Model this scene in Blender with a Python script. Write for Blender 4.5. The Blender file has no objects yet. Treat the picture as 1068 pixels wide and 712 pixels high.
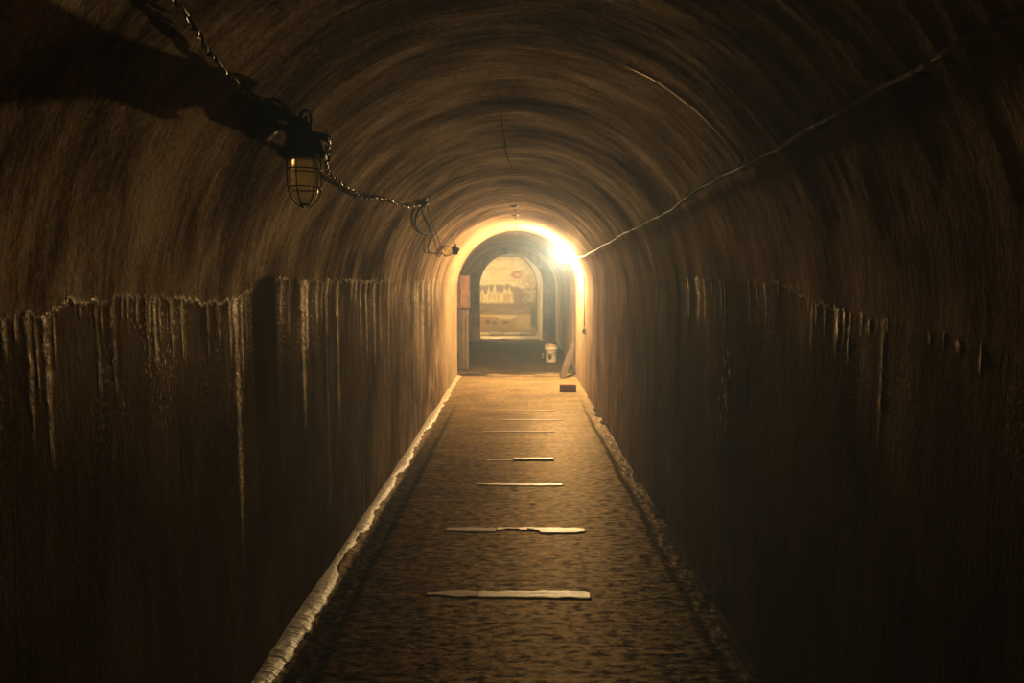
import bpy, bmesh, math, random
import numpy as np
from mathutils import Vector, Matrix
PI = math.pi
C = bpy.context.scene.collection
S = bpy.context.scene

# ------------------------------------------------------------------ camera
FPX = 712.0
EYE = 1.55
YAW = math.atan(7 / 712); PITCH = math.atan(60 / 712)
cam_d = bpy.data.cameras.new('camera'); cam = bpy.data.objects.new('camera', cam_d); C.objects.link(cam)
cam_d.sensor_fit = 'HORIZONTAL'; cam_d.sensor_width = 36.0; cam_d.lens = 36.0 * FPX / 1068.0
cam_d.clip_start = 0.02; cam_d.clip_end = 200
cam.location = (0, 0, EYE); cam.rotation_euler = (PI / 2 - PITCH, 0, YAW)
S.camera = cam

# ------------------------------------------------------------------ light, haze, exposure
LAMP_POS = Vector((0.70, 10.35, 2.055))
LAMP_COL = (1.0, 0.70, 0.33); LAMP_STR = 6000.0
FAR_COL = (1.0, 0.80, 0.42); FAR_STR = 2800.0
HAZE = 0.027
EXPOSURE = 0.0
vs = S.view_settings
vs.view_transform = 'Standard'; vs.look = 'None'; vs.gamma = 1.0; vs.use_curve_mapping = False
vs.exposure = EXPOSURE
W = bpy.data.worlds.new('tunnel_air'); S.world = W; W.use_nodes = True
wn = W.node_tree; wn.nodes.clear()
wo = wn.nodes.new('ShaderNodeOutputWorld'); wb = wn.nodes.new('ShaderNodeBackground')
wb.inputs[0].default_value = (0, 0, 0, 1); wb.inputs[1].default_value = 0.0
wn.links.new(wb.outputs[0], wo.inputs[0])
wv = wn.nodes.new('ShaderNodeVolumeScatter')
wv.inputs['Color'].default_value = (0.47, 0.67, 0.98, 1); wv.inputs['Density'].default_value = HAZE
wv.inputs['Anisotropy'].default_value = 0.5
wn.links.new(wv.outputs[0], wo.inputs['Volume'])
S.cycles.max_bounces = 8; S.cycles.volume_bounces = 0
S.cycles.sample_clamp_indirect = 6.0
S.cycles.caustics_reflective = False; S.cycles.caustics_refractive = False
try: S.cycles.use_denoising = True
except Exception: pass

# ------------------------------------------------------------------ pixel ray helpers (only to find places on the real surfaces)
cy, sy, cp, sp = math.cos(YAW), math.sin(YAW), math.cos(PITCH), math.sin(PITCH)
FW = Vector((-sy * cp, cy * cp, -sp)); RT = Vector((cy, sy, 0)); UP = Vector((-sy * sp, cy * sp, cp))
XC, ZC, R = -0.036, 1.43, 1.0
XL, XR = XC - R, XC + R
YEND = 11.45
def ray(px, py): return FW + RT * ((px - 534) / FPX) + UP * ((356 - py) / FPX)
def hit(px, py, off=0.0):
    r = R - off; d = ray(px, py); t = None
    for x in (XC - r, XC + r):
        tt = x / d.x
        if tt > 0 and 0 <= EYE + tt * d.z <= ZC: t = tt
    if t is None:
        a = d.x ** 2 + d.z ** 2; b = 2 * (-XC * d.x + (EYE - ZC) * d.z); c = XC ** 2 + (EYE - ZC) ** 2 - r * r
        t = (-b + math.sqrt(b * b - 4 * a * c)) / (2 * a)
        if EYE + t * d.z < ZC: t = -EYE / d.z
    return Vector((0, 0, EYE)) + d * t
def at_y(px, py, Y):
    d = ray(px, py); return Vector((0, 0, EYE)) + d * (Y / d.y)
def proj(x, y, z):
    q = (x, y, z - EYE); dz = sum(q[i] * FW[i] for i in range(3))
    return 534 + FPX * sum(q[i] * RT[i] for i in range(3)) / dz, 356 - FPX * sum(q[i] * UP[i] for i in range(3)) / dz

# ------------------------------------------------------------------ numpy noise
_tabs = {}
def vnoise(x, y, seed=0):
    if seed not in _tabs: _tabs[seed] = np.random.RandomState(seed + 11).rand(256, 256)
    T = _tabs[seed]
    xi = np.floor(x).astype(int); yi = np.floor(y).astype(int)
    fx = x - xi; fy = y - yi
    fx = fx * fx * (3 - 2 * fx); fy = fy * fy * (3 - 2 * fy)
    a = T[xi & 255, yi & 255]; b = T[(xi + 1) & 255, yi & 255]
    c = T[xi & 255, (yi + 1) & 255]; d = T[(xi + 1) & 255, (yi + 1) & 255]
    return (a * (1 - fx) + b * fx) * (1 - fy) + (c * (1 - fx) + d * fx) * fy
def fbm(x, y, n=4, seed=0, g=0.5):
    s = 0; a = 1; t = 0
    for k in range(n):
        s = s + a * vnoise(x * 2 ** k + 17.3 * k, y * 2 ** k + 5.1 * k, seed + k); t += a; a *= g
    return s / t - 0.5
def smooth(e0, e1, x):
    t = np.clip((x - e0) / (e1 - e0), 0, 1); return t * t * (3 - 2 * t)

# ------------------------------------------------------------------ material helpers
class NT:
    def __init__(s, name):
        s.m = bpy.data.materials.new(name); s.m.use_nodes = True; s.t = s.m.node_tree; s.t.nodes.clear()
        s.out = s.n('OutputMaterial'); s.b = s.n('BsdfPrincipled'); s.l(s.b.outputs[0], s.out.inputs[0])
    def n(s, k, **kw):
        x = s.t.nodes.new('ShaderNode' + k)
        for a, v in kw.items(): setattr(x, a, v)
        return x
    def l(s, a, b): s.t.links.new(a, b)
    def noise(s, vec, scale, detail=4, rough=0.55, dist=0.0):
        x = s.n('TexNoise'); x.inputs['Scale'].default_value = scale; x.inputs['Detail'].default_value = detail
        x.inputs['Roughness'].default_value = rough; x.inputs['Distortion'].default_value = dist
        s.l(vec, x.inputs['Vector']); return x.outputs[0]
    def mapv(s, vec, sc):
        x = s.n('Mapping'); x.inputs['Scale'].default_value = sc; s.l(vec, x.inputs['Vector']); return x.outputs[0]
    def ramp(s, f, stops):
        x = s.n('ValToRGB'); e = x.color_ramp.elements
        while len(e) < len(stops): e.new(0.5)
        for q, (p, c) in zip(e, stops): q.position = p; q.color = (c, c, c, 1) if isinstance(c, (int, float)) else (*c, 1)
        s.l(f, x.inputs[0]); return x.outputs[0]
    def mix(s, f, a, b, mode='MIX'):
        x = s.n('Mix', data_type='RGBA', blend_type=mode)
        for v, i in ((f, 0), (a, 6), (b, 7)):
            if isinstance(v, (int, float)): x.inputs[i].default_value = v
            elif isinstance(v, tuple): x.inputs[i].default_value = (*v, 1)
            else: s.l(v, x.inputs[i])
        return x.outputs[2]
    def math(s, op, a, b=None):
        x = s.n('Math', operation=op)
        for i, v in enumerate((a, b)):
            if v is None: continue
            if isinstance(v, (int, float)): x.inputs[i].default_value = v
            else: s.l(v, x.inputs[i])
        return x.outputs[0]
    def bump(s, h, strength, dist, normal=None):
        x = s.n('Bump'); x.inputs['Strength'].default_value = strength; x.inputs['Distance'].default_value = dist
        s.l(h, x.inputs['Height'])
        if normal is not None: s.l(normal, x.inputs['Normal'])
        return x.outputs[0]
    def set(s, **kw):
        for k, v in kw.items():
            i = s.b.inputs[k.replace('_', ' ')]
            if isinstance(v, (int, float)): i.default_value = v
            elif isinstance(v, tuple): i.default_value = (*v, 1)
            else: s.l(v, i)
        return s

def matte(m, fac, tint=None):
    """dry mineral surface: rough diffuse with a little gloss where it is wet"""
    src = {l.to_socket.name: l.from_socket for l in m.t.links if l.to_node == m.b}
    df = m.n('BsdfDiffuse'); df.inputs['Roughness'].default_value = 0.6; gl = m.n('BsdfGlossy')
    m.l(src['Base Color'], df.inputs['Color']); m.l(src['Normal'], df.inputs['Normal']); m.l(src['Normal'], gl.inputs['Normal'])
    if 'Roughness' in src: m.l(src['Roughness'], gl.inputs['Roughness'])
    else: gl.inputs['Roughness'].default_value = m.b.inputs['Roughness'].default_value
    gl.inputs['Color'].default_value = (0.8, 0.8, 0.8, 1)
    if tint is not None: m.l(tint, gl.inputs['Color'])
    mx = m.n('MixShader'); m.l(df.outputs[0], mx.inputs[1]); m.l(gl.outputs[0], mx.inputs[2])
    if isinstance(fac, float): mx.inputs[0].default_value = fac
    else: m.l(fac, mx.inputs[0])
    m.l(mx.outputs[0], m.out.inputs[0]); m.t.nodes.remove(m.b)

def plain(name, col, rough=0.5, metal=0.0, var=0.35, scale=30, bump=0.15, spec=0.5):
    m = NT(name); o = m.n('TexCoord').outputs['Object']
    n1 = m.noise(o, scale, 5); d = tuple(c * (1 - var) for c in col); l = tuple(min(1, c * (1 + var)) for c in col)
    m.set(Base_Color=m.ramp(n1, [(0.3, d), (0.7, l)]), Roughness=rough, Metallic=metal)
    m.b.inputs['Specular IOR Level'].default_value = spec
    m.set(Normal=m.bump(m.noise(o, scale * 3, 3), bump, 0.004))
    return m.m

def concrete(name, dark, mid, light, rough=(0.42, 0.62), streak=14.0, crust_col=(0.92, 0.80, 0.56), arc=1.3, bumpk=1.0):
    """old painted concrete; UV = (arc length, distance along the tunnel) in metres"""
    m = NT(name); uv = m.n('UVMap').outputs[0]
    st = m.noise(m.mapv(uv, (arc, streak, 1)), 1.0, 6, 0.6, 0.4)
    st2 = m.noise(m.mapv(uv, (arc * 3.2, streak * 3.5, 1)), 1.0, 4, 0.6, 0.3)
    pat = m.noise(m.mapv(uv, (1.0, 1.6, 1)), 1.0, 5, 0.62, 0.6)
    gr = m.noise(m.mapv(uv, (45, 75, 1)), 1.0, 5, 0.75)
    f = m.math('ADD', m.math('MULTIPLY', st, 0.22), m.math('ADD', m.math('MULTIPLY', pat, 0.40), m.math('ADD', m.math('MULTIPLY', st2, 0.16), m.math('MULTIPLY', gr, 0.22))))
    calm = m.n('Attribute', attribute_name='calm').outputs['Fac']
    f = m.math('ADD', 0.5, m.math('MULTIPLY', m.math('SUBTRACT', f, 0.5), m.math('SUBTRACT', 1.0, calm)))
    col = m.ramp(f, [(0.425, dark), (0.50, mid), (0.575, light)])
    at = m.n('Attribute', attribute_name='crust').outputs['Fac']
    dd = m.n('Attribute', attribute_name='dado').outputs['Fac']
    col = m.mix(dd, col, m.mix(1.0, col, (0.16, 0.145, 0.13), 'MULTIPLY'))
    dk = m.n('Attribute', attribute_name='damp').outputs['Fac']  # on walls, damp also carries the plain dark patches
    col = m.mix(m.math('MULTIPLY', dk, 0.85), col, tuple(c * 0.35 for c in dark))
    cr = m.noise(m.mapv(uv, (110, 170, 1)), 1.0, 4, 0.75)
    spk = m.n('Attribute', attribute_name='speck').outputs['Fac']
    cr2 = m.noise(m.mapv(uv, (70, 130, 1)), 1.0, 3, 0.6)
    cf = m.math('MAXIMUM', m.math('MULTIPLY', at, m.ramp(cr, [(0.42, 0.12), (0.56, 1.0)])), m.math('MULTIPLY', m.math('MULTIPLY', spk, m.math('SUBTRACT', 1.0, dk)), m.ramp(cr2, [(0.585, 0.0), (0.63, 1.0)])))
    col = m.mix(cf, col, crust_col)
    pl = m.n('Attribute', attribute_name='pale_end').outputs['Fac']
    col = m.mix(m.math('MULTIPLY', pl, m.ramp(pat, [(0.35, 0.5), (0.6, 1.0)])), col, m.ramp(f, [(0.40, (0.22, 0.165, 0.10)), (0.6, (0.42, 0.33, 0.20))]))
    m.set(Base_Color=col)
    r = m.ramp(m.noise(m.mapv(uv, (2.0, streak * 0.6, 1)), 1.0, 4), [(0.35, rough[0]), (0.65, rough[1])])
    m.set(Roughness=m.mix(cf, r, (0.3, 0.3, 0.3)))
    h = m.math('ADD', m.math('MULTIPLY', st2, 0.45), m.math('MULTIPLY', gr, 0.55))
    b1 = m.bump(h, 0.9 * bumpk, 0.010)
    b2 = m.bump(m.math('MULTIPLY', at, cr), 1.0, 0.026, b1)
    m.set(Normal=b2)
    wet = m.mix(dd, (0.14, 0.14, 0.14), (0.095, 0.095, 0.095))
    wet = m.mix(m.math('MULTIPLY', dk, 0.7), wet, (0.02, 0.02, 0.02))
    tint = m.mix(cf, m.ramp(f, [(0.43, (0.22, 0.15, 0.10)), (0.50, (0.68, 0.52, 0.38)), (0.57, (1.0, 0.86, 0.68))]), (1.0, 0.95, 0.85))
    matte(m, m.mix(cf, wet, (0.65, 0.65, 0.65)), tint)
    return m.m

# ------------------------------------------------------------------ object helpers
def link(name, me, mat, parent=None):
    o = bpy.data.objects.new(name, me); C.objects.link(o)
    if mat: me.materials.append(mat)
    if parent: o.parent = parent
    return o
def tag(o, label, cat, group=None, kind=None):
    o['label'] = label; o['category'] = cat
    if group: o['group'] = group
    if kind: o['kind'] = kind
    return o
def empty(name, loc, label, cat, group=None):
    o = bpy.data.objects.new(name, None); o.empty_display_size = 0.05; C.objects.link(o); o.location = loc
    return tag(o, label, cat, group)
def grid_obj(name, P, UVv, mat, attrs=None, structure=True, flip=False, smooth_=True, parent=None):
    """P: (n, m, 3) array of points -> quad grid mesh"""
    n, k = P.shape[:2]
    me = bpy.data.meshes.new(name)
    me.vertices.add(n * k); me.vertices.foreach_set('co', P.reshape(-1).astype(np.float32))
    i, j = np.meshgrid(np.arange(n - 1), np.arange(k - 1), indexing='ij')
    a = (i * k + j).ravel(); q = np.stack([a, a + 1, a + k + 1, a + k], 1)
    if flip: q = q[:, ::-1]
    nf = len(q)
    me.loops.add(nf * 4); me.polygons.add(nf)
    me.loops.foreach_set('vertex_index', q.ravel().astype(np.int32))
    me.polygons.foreach_set('loop_start', (np.arange(nf) * 4).astype(np.int32))
    me.polygons.foreach_set('loop_total', np.full(nf, 4, np.int32))
    me.update(calc_edges=True)
    if smooth_: me.polygons.foreach_set('use_smooth', np.ones(nf, bool))
    if UVv is not None:
        uv = me.uv_layers.new(name='UVMap')
        uv.data.foreach_set('uv', UVv.reshape(-1, 2)[q.ravel()].ravel().astype(np.float32))
    for nm, arr in (attrs or {}).items():
        if arr.ndim == 3:
            at = me.color_attributes.new(nm, 'FLOAT_COLOR', 'POINT')
            c4 = np.concatenate([arr.reshape(-1, 3), np.ones((n * k, 1))], 1)
            at.data.foreach_set('color', c4.ravel().astype(np.float32))
        else:
            at = me.attributes.new(nm, 'FLOAT', 'POINT'); at.data.foreach_set('value', arr.ravel().astype(np.float32))
    o = link(name, me, mat, parent)
    if structure: o['kind'] = 'structure'
    return o
def bm_obj(name, bm, mat, parent=None, sm=True, bevel=0.0):
    me = bpy.data.meshes.new(name)
    bmesh.ops.recalc_face_normals(bm, faces=bm.faces)
    bm.to_mesh(me); bm.free()
    if sm: me.polygons.foreach_set('use_smooth', np.ones(len(me.polygons), bool))
    o = link(name, me, mat, parent)
    if bevel:
        md = o.modifiers.new('bevel', 'BEVEL'); md.width = bevel; md.segments = 2; md.limit_method = 'ANGLE'
    return o
def add_box(bm, c, s, rot=None):
    M = Matrix.Translation(Vector(c))
    if rot is not None: M = M @ rot.to_4x4()
    M = M @ Matrix.Diagonal((s[0], s[1], s[2], 1))
    bmesh.ops.create_cube(bm, size=1.0, matrix=M)
def add_tube(bm, pts, r, seg=8, cap=True, rf=None):
    pts = [Vector(p) for p in pts]; rings = []; nrm = None
    for i, p in enumerate(pts):
        t = (pts[min(i + 1, len(pts) - 1)] - pts[max(i - 1, 0)]).normalized()
        if nrm is None:
            nrm = t.orthogonal().normalized()
        else:
            nrm = (nrm - t * nrm.dot(t)); nrm = nrm.normalized() if nrm.length > 1e-6 else t.orthogonal().normalized()
        b = t.cross(nrm); rr = r * (rf(i / (len(pts) - 1)) if rf else 1)
        rings.append([bm.verts.new(p + (nrm * math.cos(a) + b * math.sin(a)) * rr) for a in [2 * PI * k / seg for k in range(seg)]])
    for A, B in zip(rings, rings[1:]):
        for k in range(seg): bm.faces.new((A[k], A[(k + 1) % seg], B[(k + 1) % seg], B[k]))
    if cap: bm.faces.new(rings[0][::-1]); bm.faces.new(rings[-1])
def add_lathe(bm, prof, seg=24, M=None):
    """prof: (r, z) list, around z"""
    M = M or Matrix.Identity(4); rings = []
    for r, z in prof:
        if r < 1e-5: rings.append([bm.verts.new(M @ Vector((0, 0, z)))])
        else: rings.append([bm.verts.new(M @ Vector((r * math.cos(2 * PI * k / seg), r * math.sin(2 * PI * k / seg), z))) for k in range(seg)])
    for A, B in zip(rings, rings[1:]):
        for k in range(seg):
            k2 = (k + 1) % seg
            if len(A) == 1 and len(B) == 1: continue
            if len(A) == 1: bm.faces.new((A[0], B[k2], B[k]))
            elif len(B) == 1: bm.faces.new((A[k], A[k2], B[0]))
            else: bm.faces.new((A[k], A[k2], B[k2], B[k]))
def spline(pts, n=8):
    pts = [Vector(p) for p in pts]; out = []
    P = [pts[0] * 2 - pts[1]] + pts + [pts[-1] * 2 - pts[-2]]
    for i in range(1, len(P) - 2):
        for k in range(n):
            t = k / n; a, b, c, d = P[i - 1], P[i], P[i + 1], P[i + 2]
            out.append(0.5 * ((2 * b) + (c - a) * t + (2 * a - 5 * b + 4 * c - d) * t * t + (3 * b - a - 3 * c + d) * t ** 3))
    out.append(pts[-1]); return out
def align(d):  # matrix turning +z to d
    return Vector((0, 0, 1)).rotation_difference(Vector(d).normalized()).to_matrix().to_4x4()

# ------------------------------------------------------------------ materials
M_wallL = concrete('lining_concrete', (0.06, 0.034, 0.018), (0.27, 0.162, 0.088), (0.85, 0.57, 0.32), (0.65, 0.85), streak=9.0, arc=1.7, bumpk=0.6)
M_wallR = M_ceil = M_wallL
M_cham = concrete('chamber_concrete', (0.10, 0.062, 0.042), (0.22, 0.145, 0.10), (0.33, 0.225, 0.155), (0.6, 0.8), streak=7)
M_pass = concrete('passage_plaster', (0.07, 0.055, 0.04), (0.30, 0.24, 0.17), (0.60, 0.52, 0.38), (0.6, 0.8), streak=5)
M_dark_metal = plain('dark_iron', (0.035, 0.026, 0.020), 0.5, 0.6, scale=40)
M_rubber = plain('black_rubber', (0.02, 0.016, 0.013), 0.85, spec=0.05)
M_pale_wire = plain('worn_pale_wire', (0.95, 0.80, 0.56), 0.45, 0.5, var=0.5, scale=60)
M_cable = plain('grey_cable_sheath', (0.30, 0.22, 0.14), 0.6, 0.0, var=0.4, scale=25, spec=0.25)
M_redwire = plain('red_brown_wire', (0.16, 0.06, 0.035), 0.85, spec=0.05)
M_chalk = plain('pale_crust', (0.62, 0.52, 0.36), 0.5, var=0.45, scale=35, bump=0.6)
M_rust = plain('rusty_steel', (0.21, 0.105, 0.06), 0.75, 0.2, var=0.5, scale=9, bump=0.4)
M_rust_dark = plain('dark_rusty_steel', (0.14, 0.075, 0.075), 0.7, 0.2, var=0.4, scale=12)
M_wood = plain('weathered_board', (0.13, 0.085, 0.05), 0.7, var=0.4, scale=14)
M_wood_dark = plain('dark_board_edge', (0.08, 0.058, 0.045), 0.7, var=0.4, scale=14)
M_brick = plain('dark_red_brick', (0.16, 0.055, 0.04), 0.85, var=0.25, scale=40, bump=0.5)
M_bucket = plain('white_bucket_plastic', (0.72, 0.62, 0.48), 0.45, var=0.12, scale=10)
M_black = plain('black_print', (0.03, 0.03, 0.03), 0.5)
M_rag = plain('pinkish_rag', (0.55, 0.36, 0.26), 0.85, var=0.35, scale=18, bump=0.5)
def glass(name, col, rough, em=None):
    m = NT(name); o = m.n('TexCoord').outputs['Object']; n1 = m.noise(o, 25, 4)
    c = m.ramp(n1, [(0.3, tuple(q * 0.6 for q in col)), (0.7, col)])
    tl = m.n('BsdfTranslucent'); m.l(c, tl.inputs[0]); df = m.n('BsdfDiffuse'); m.l(c, df.inputs[0])
    tr = m.n('BsdfTransparent'); gl = m.n('BsdfGlossy'); gl.inputs['Roughness'].default_value = rough
    a1 = m.n('MixShader'); a1.inputs[0].default_value = 0.15; m.l(tl.outputs[0], a1.inputs[1]); m.l(df.outputs[0], a1.inputs[2])
    g = m.n('BsdfGlass'); g.inputs['Color'].default_value = (1.0, 0.88, 0.66, 1); g.inputs['Roughness'].default_value = rough * 0.45; g.inputs['IOR'].default_value = 1.28
    m.l(m.bump(n1, 0.25, 0.004), g.inputs['Normal'])
    a3 = m.n('MixShader'); a3.inputs[0].default_value = 0.62; m.l(a1.outputs[0], a3.inputs[1]); m.l(g.outputs[0], a3.inputs[2]); m.t.nodes.remove(tr); m.t.nodes.remove(gl)
    m.l(a3.outputs[0], m.out.inputs[0]); return m.m
M_glass = glass('dusty_amber_glass', (0.95, 0.78, 0.50), 0.28)
M_clear = glass('dusty_clear_glass', (0.95, 0.85, 0.62), 0.2)
def emis(name, col, st):
    m = NT(name); m.set(Base_Color=(0.8, 0.8, 0.8), Emission_Color=col); m.b.inputs['Emission Strength'].default_value = st; return m.m
M_lit = emis('burning_bulb_glass', LAMP_COL, LAMP_STR)
M_lit_far = emis('burning_far_bulb_glass', FAR_COL, FAR_STR)

# ================================================================== STRUCTURE
Ys = [-4 + 0.1 * k for k in range(48)]
y = 0.8
while y < YEND: Ys.append(y); y += max(0.005, 0.0042 * y)
Ys.append(YEND); Ys = np.array(Ys)

# where the crust line runs on the left wall, and each run of drips (Y, width, length, strength)
DL = [(-4, 1.47), (1.0, 1.45), (1.35, 1.475), (1.52, 1.494), (1.64, 1.515), (1.87, 1.503), (2.44, 1.485), (2.62, 1.52), (2.66, 1.56), (2.92, 1.566), (3.3, 1.562), (4.85, 1.57), (7.2, 1.58), (12, 1.58)]
rng = random.Random(4)
dripsL = []
def YL(px): return hit(px, 300).y
for px, w, ln, s in [(5, 9, 45, .8), (18, 6, 30, .8), (30, 8, 140, .8), (38, 5, 90, .7), (48, 8, 160, .8), (57, 4, 60, .6), (107, 4, 30, .6), (128, 4, 22, .8), (134, 4, 28, .6), (144, 4, 32, .7), (157, 6, 30, 1), (162, 5, 75, .8), (167, 4, 45, .6), (179, 4, 60, .6), (192, 3, 70, .4), (217, 3, 60, .6), (228, 6, 40, .6), (240, 5, 60, .8), (246, 8, 260, 1.0), (252, 6, 90, .8), (257, 4, 60, .6),
                     (293, 5, 50, .6), (301, 5, 60, .5), (316, 7, 150, 1.0), (320, 5, 80, .9), (331, 4, 50, .8), (336, 3, 40, .7), (341, 3, 60, .8), (352, 4, 150, .8), (367, 2.5, 20, .6), (371, 2.5, 30, .8), (376, 2.5, 70, .9), (382, 2.5, 80, .9), (390, 3, 90, .8), (396, 3, 60, .5), (412, 2.5, 40, .4), (425, 2.5, 40, .4), (433, 2.5, 60, .6), (441, 3, 80, .7), (447, 2, 60, .7), (452, 2, 90, .5), (405, 2.5, 100, .5), (340, 3, 240, .35), (436, 3, 120, .6)]:
    a = hit(px, 300); sc = a.y / FPX
    dripsL.append((a.y, w * a.y * a.y / (1.036 * FPX) * 0.5, ln * sc, s))
for k in range(60):
    Y = 1.1 + 8.5 * rng.random()
    if 2.63 < Y < 2.93: continue
    dripsL.append((Y, 0.004 + 0.012 * rng.random(), 0.03 + 0.25 * rng.random() ** 2, 0.25 + 0.5 * rng.random()))
DR = [(-4, 1.3), (1.32, 1.404), (1.64, 1.438), (2.03, 1.459), (2.3, 1.505), (2.5, 1.55), (3.8, 1.58), (6.8, 1.6), (12, 1.6)]
dripsR = []
for px, py, w, ln, s in [(843, 312, 3, 12, .5), (851, 318, 3, 20, .6), (860, 322, 4, 30, .7), (873, 326, 8, 45, 1), (880, 328, 4, 35, .9), (886, 326, 4, 50, .9), (898, 340, 3, 25, .5), (906, 332, 3, 14, .6), (915, 335, 3, 14, .6), (925, 336, 3, 12, .5), (985, 360, 3, 20, .5), (1024, 365, 3, 30, .7), (1050, 375, 3, 40, .6), (790, 295, 6, 20, .4), (728, 288, 5, 50, .7), (718, 285, 4, 40, .6), (735, 290, 4, 45, .4), (752, 290, 4, 40, .4), (798, 292, 4, 16, .4), (1000, 350, 8, 12, .5), (970, 345, 8, 8, .4)]:
    a = hit(px, 340)
    dripsR.append((a.y, w * a.y * a.y / (0.964 * FPX) * 0.5, ln * a.y / FPX, s))
for k in range(30):
    Y = 1.2 + 9 * rng.random(); dripsR.append((Y, 0.005 + 0.012 * rng.random(), 0.03 + 0.3 * rng.random() ** 2, 0.2 + 0.3 * rng.random()))

SPK = {}
def wall_fields(Yg, Sg, side):
    """Yg, Sg: grids of distance and height. returns displacement (inwards), crust, damp and dark patches"""
    line = np.interp(Yg, *zip(*(DL if side == 'L' else DR)))
    line = line + 0.018 * (fbm(Yg * 16, Yg * 0 + 3, 3, 7) * 2) + 0.012 * (fbm(Yg * 55, Yg * 0 + 9, 2, 17) * 2)
    d = 0.018 * fbm(Yg * 0.8, Sg * 0.9, 2, 1) + 0.0022 * fbm(Yg * 6, Sg * 1.4, 3, 3) + 0.0009 * fbm(Yg * 28, Sg * 8, 3, 5)
    cr = np.zeros_like(Yg)
    wob = 0.010 * fbm(Sg * 9, Yg * 0.2, 3, 21) * 2
    for (Y0, w, ln, s) in (dripsL if side == 'L' else dripsR):
        below = line - Sg
        wv_ = w * (0.75 + 0.8 * fbm(Sg * 30 + Y0 * 91, Yg * 0 + Y0, 2, 31)) * (1 - 0.5 * np.clip(below / ln, 0, 1))
        prof = np.exp(-((Yg + wob * 0.6 - Y0) / np.maximum(wv_, 0.002)) ** 2)
        lng = np.where((below > -0.004), 1.0, 0.0) * (1 - smooth(0.72 * ln, ln * 1.15, below))
        cr = np.maximum(cr, s * prof * lng)
    ridge = np.exp(-((Sg - line) / (0.006 if side == 'L' else 0.004)) ** 2)
    pres = smooth(-0.16, 0.10, fbm(Yg * 3.1, Yg * 0 + 1.5, 3, 41))
    if side == 'L':
        gap = 1 - smooth(2.62, 2.645, Yg) * (1 - smooth(2.87, 2.90, Yg))
        gap2 = 1 - smooth(3.02, 3.05, Yg) * (1 - smooth(3.16, 3.2, Yg))
        fade = 1 - 0.8 * smooth(4.6, 5.5, Yg)
        cr = cr * gap
        cr = np.maximum(cr, 0.95 * ridge * (0.35 + 0.65 * pres) * gap * gap2 * fade)
    else:
        cr = np.maximum(cr, 0.4 * ridge * pres * smooth(1.5, 1.9, Yg) * (1 - smooth(2.5, 2.8, Yg)))
        # speckled crust patch lower down on the right wall
        pt = np.exp(-((Yg - 3.12 - 0.25 * (1.2 - Sg)) / 0.10) ** 2) * smooth(0.72, 0.85, Sg) * (1 - smooth(1.2, 1.33, Sg))
        pt2 = pt * smooth(0.08, 0.22, fbm(Yg * 60, Sg * 22, 3, 51))
        cr = np.maximum(cr, 0.8 * pt2)
    speck = 0.55 + 1.1 * fbm(Yg * 90, Sg * 60, 3, 61)
    # scattered pale specks below the line
    sk = smooth(-0.02, 0.15, fbm(Yg * 4, Sg * 2.2, 3, 73)) * smooth(0.0, 0.03, line - Sg) * (1 - smooth(0.12, 0.55, line - Sg))
    cr = np.clip(1.3 * cr * np.clip(speck, 0.2, 1.2), 0, 1)
    d = d + 0.0016 * cr * (1 + 1.5 * fbm(Yg * 110, Sg * 90, 2, 63))
    SPK[side] = (0.7 if side == 'L' else 0.3) * sk
    # the painted dado below the line is set a little back in a few places
    damp = np.zeros_like(Yg)  # darkening mask: plain dark patches as well as damp
    if side == 'L':
        top = 1.585 - 0.10 * np.clip(np.abs(Yg - 2.775) / 0.14, 0, 1.3) ** 3
        damp = smooth(2.625, 2.655, Yg) * (1 - smooth(2.88, 2.95, Yg)) * (1 - smooth(top - 0.02, top + 0.015, Sg)) * (0.35 + 0.65 * smooth(0.2, 1.3, Sg))  # dark round-topped patch, weaker toward the floor
        dark_mask2 = smooth(3.0, 3.05, Yg) * (1 - smooth(3.14, 3.2, Yg)) * smooth(1.1, 1.4, Sg) * (1 - smooth(1.56, 1.60, Sg))
        damp = np.maximum(damp, 0.8 * dark_mask2)
        damp = np.maximum(damp, 0.55 * smooth(-0.05, 0.2, fbm(Yg * 5, Sg * 0.8, 3, 81)) * (1 - smooth(-0.01, 0.01, Sg - line)))
        damp = np.maximum(damp, 0.25 * (1 - smooth(-0.01, 0.01, Sg - line)))
        d = d + 0.002 * smooth(-0.004, 0.004, Sg - line)
    else:
        damp = 0.5 * smooth(-0.05, 0.2, fbm(Yg * 4, Sg * 0.8, 3, 83))
        damp = np.maximum(damp, 0.9 * smooth(4.06, 4.10, Yg) * (1 - smooth(4.14, 4.2, Yg)) * smooth(0.5, 1.0, Sg))
    return d, cr * (1 - damp * 0.3), damp

def section(s):
    """arc length s from the left floor corner -> x, z, inward normal"""
    L1 = ZC; L2 = ZC + PI * R
    x = np.where(s < L1, XL, np.where(s > L2, XR, XC - R * np.cos(np.clip((s - L1) / R, 0, PI))))
    z = np.where(s < L1, s, np.where(s > L2, ZC - (s - L2), ZC + R * np.sin(np.clip((s - L1) / R, 0, PI))))
    th = np.clip((s - L1) / R, 0, PI)
    nx = np.cos(th); nz = -np.sin(th)
    return x, z, nx, nz
TOT = 2 * ZC + PI * R
def tunnel_disp(Yg, Sg):
    ht = np.where(Sg < TOT / 2, Sg, TOT - Sg)   # height measured along the lining on either side
    dL, cL, pL = wall_fields(Yg, ht, 'L'); dR, cR, pR = wall_fields(Yg, ht, 'R')
    lf = 1 - smooth(TOT / 2 - 0.3, TOT / 2 + 0.3, Sg)
    left = Sg < TOT / 2
    d = dL * lf + dR * (1 - lf); cr = np.where(left, cL, cR); dp = np.where(left, pL, pR)
    return d, cr, dp
NOI = {}
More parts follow.
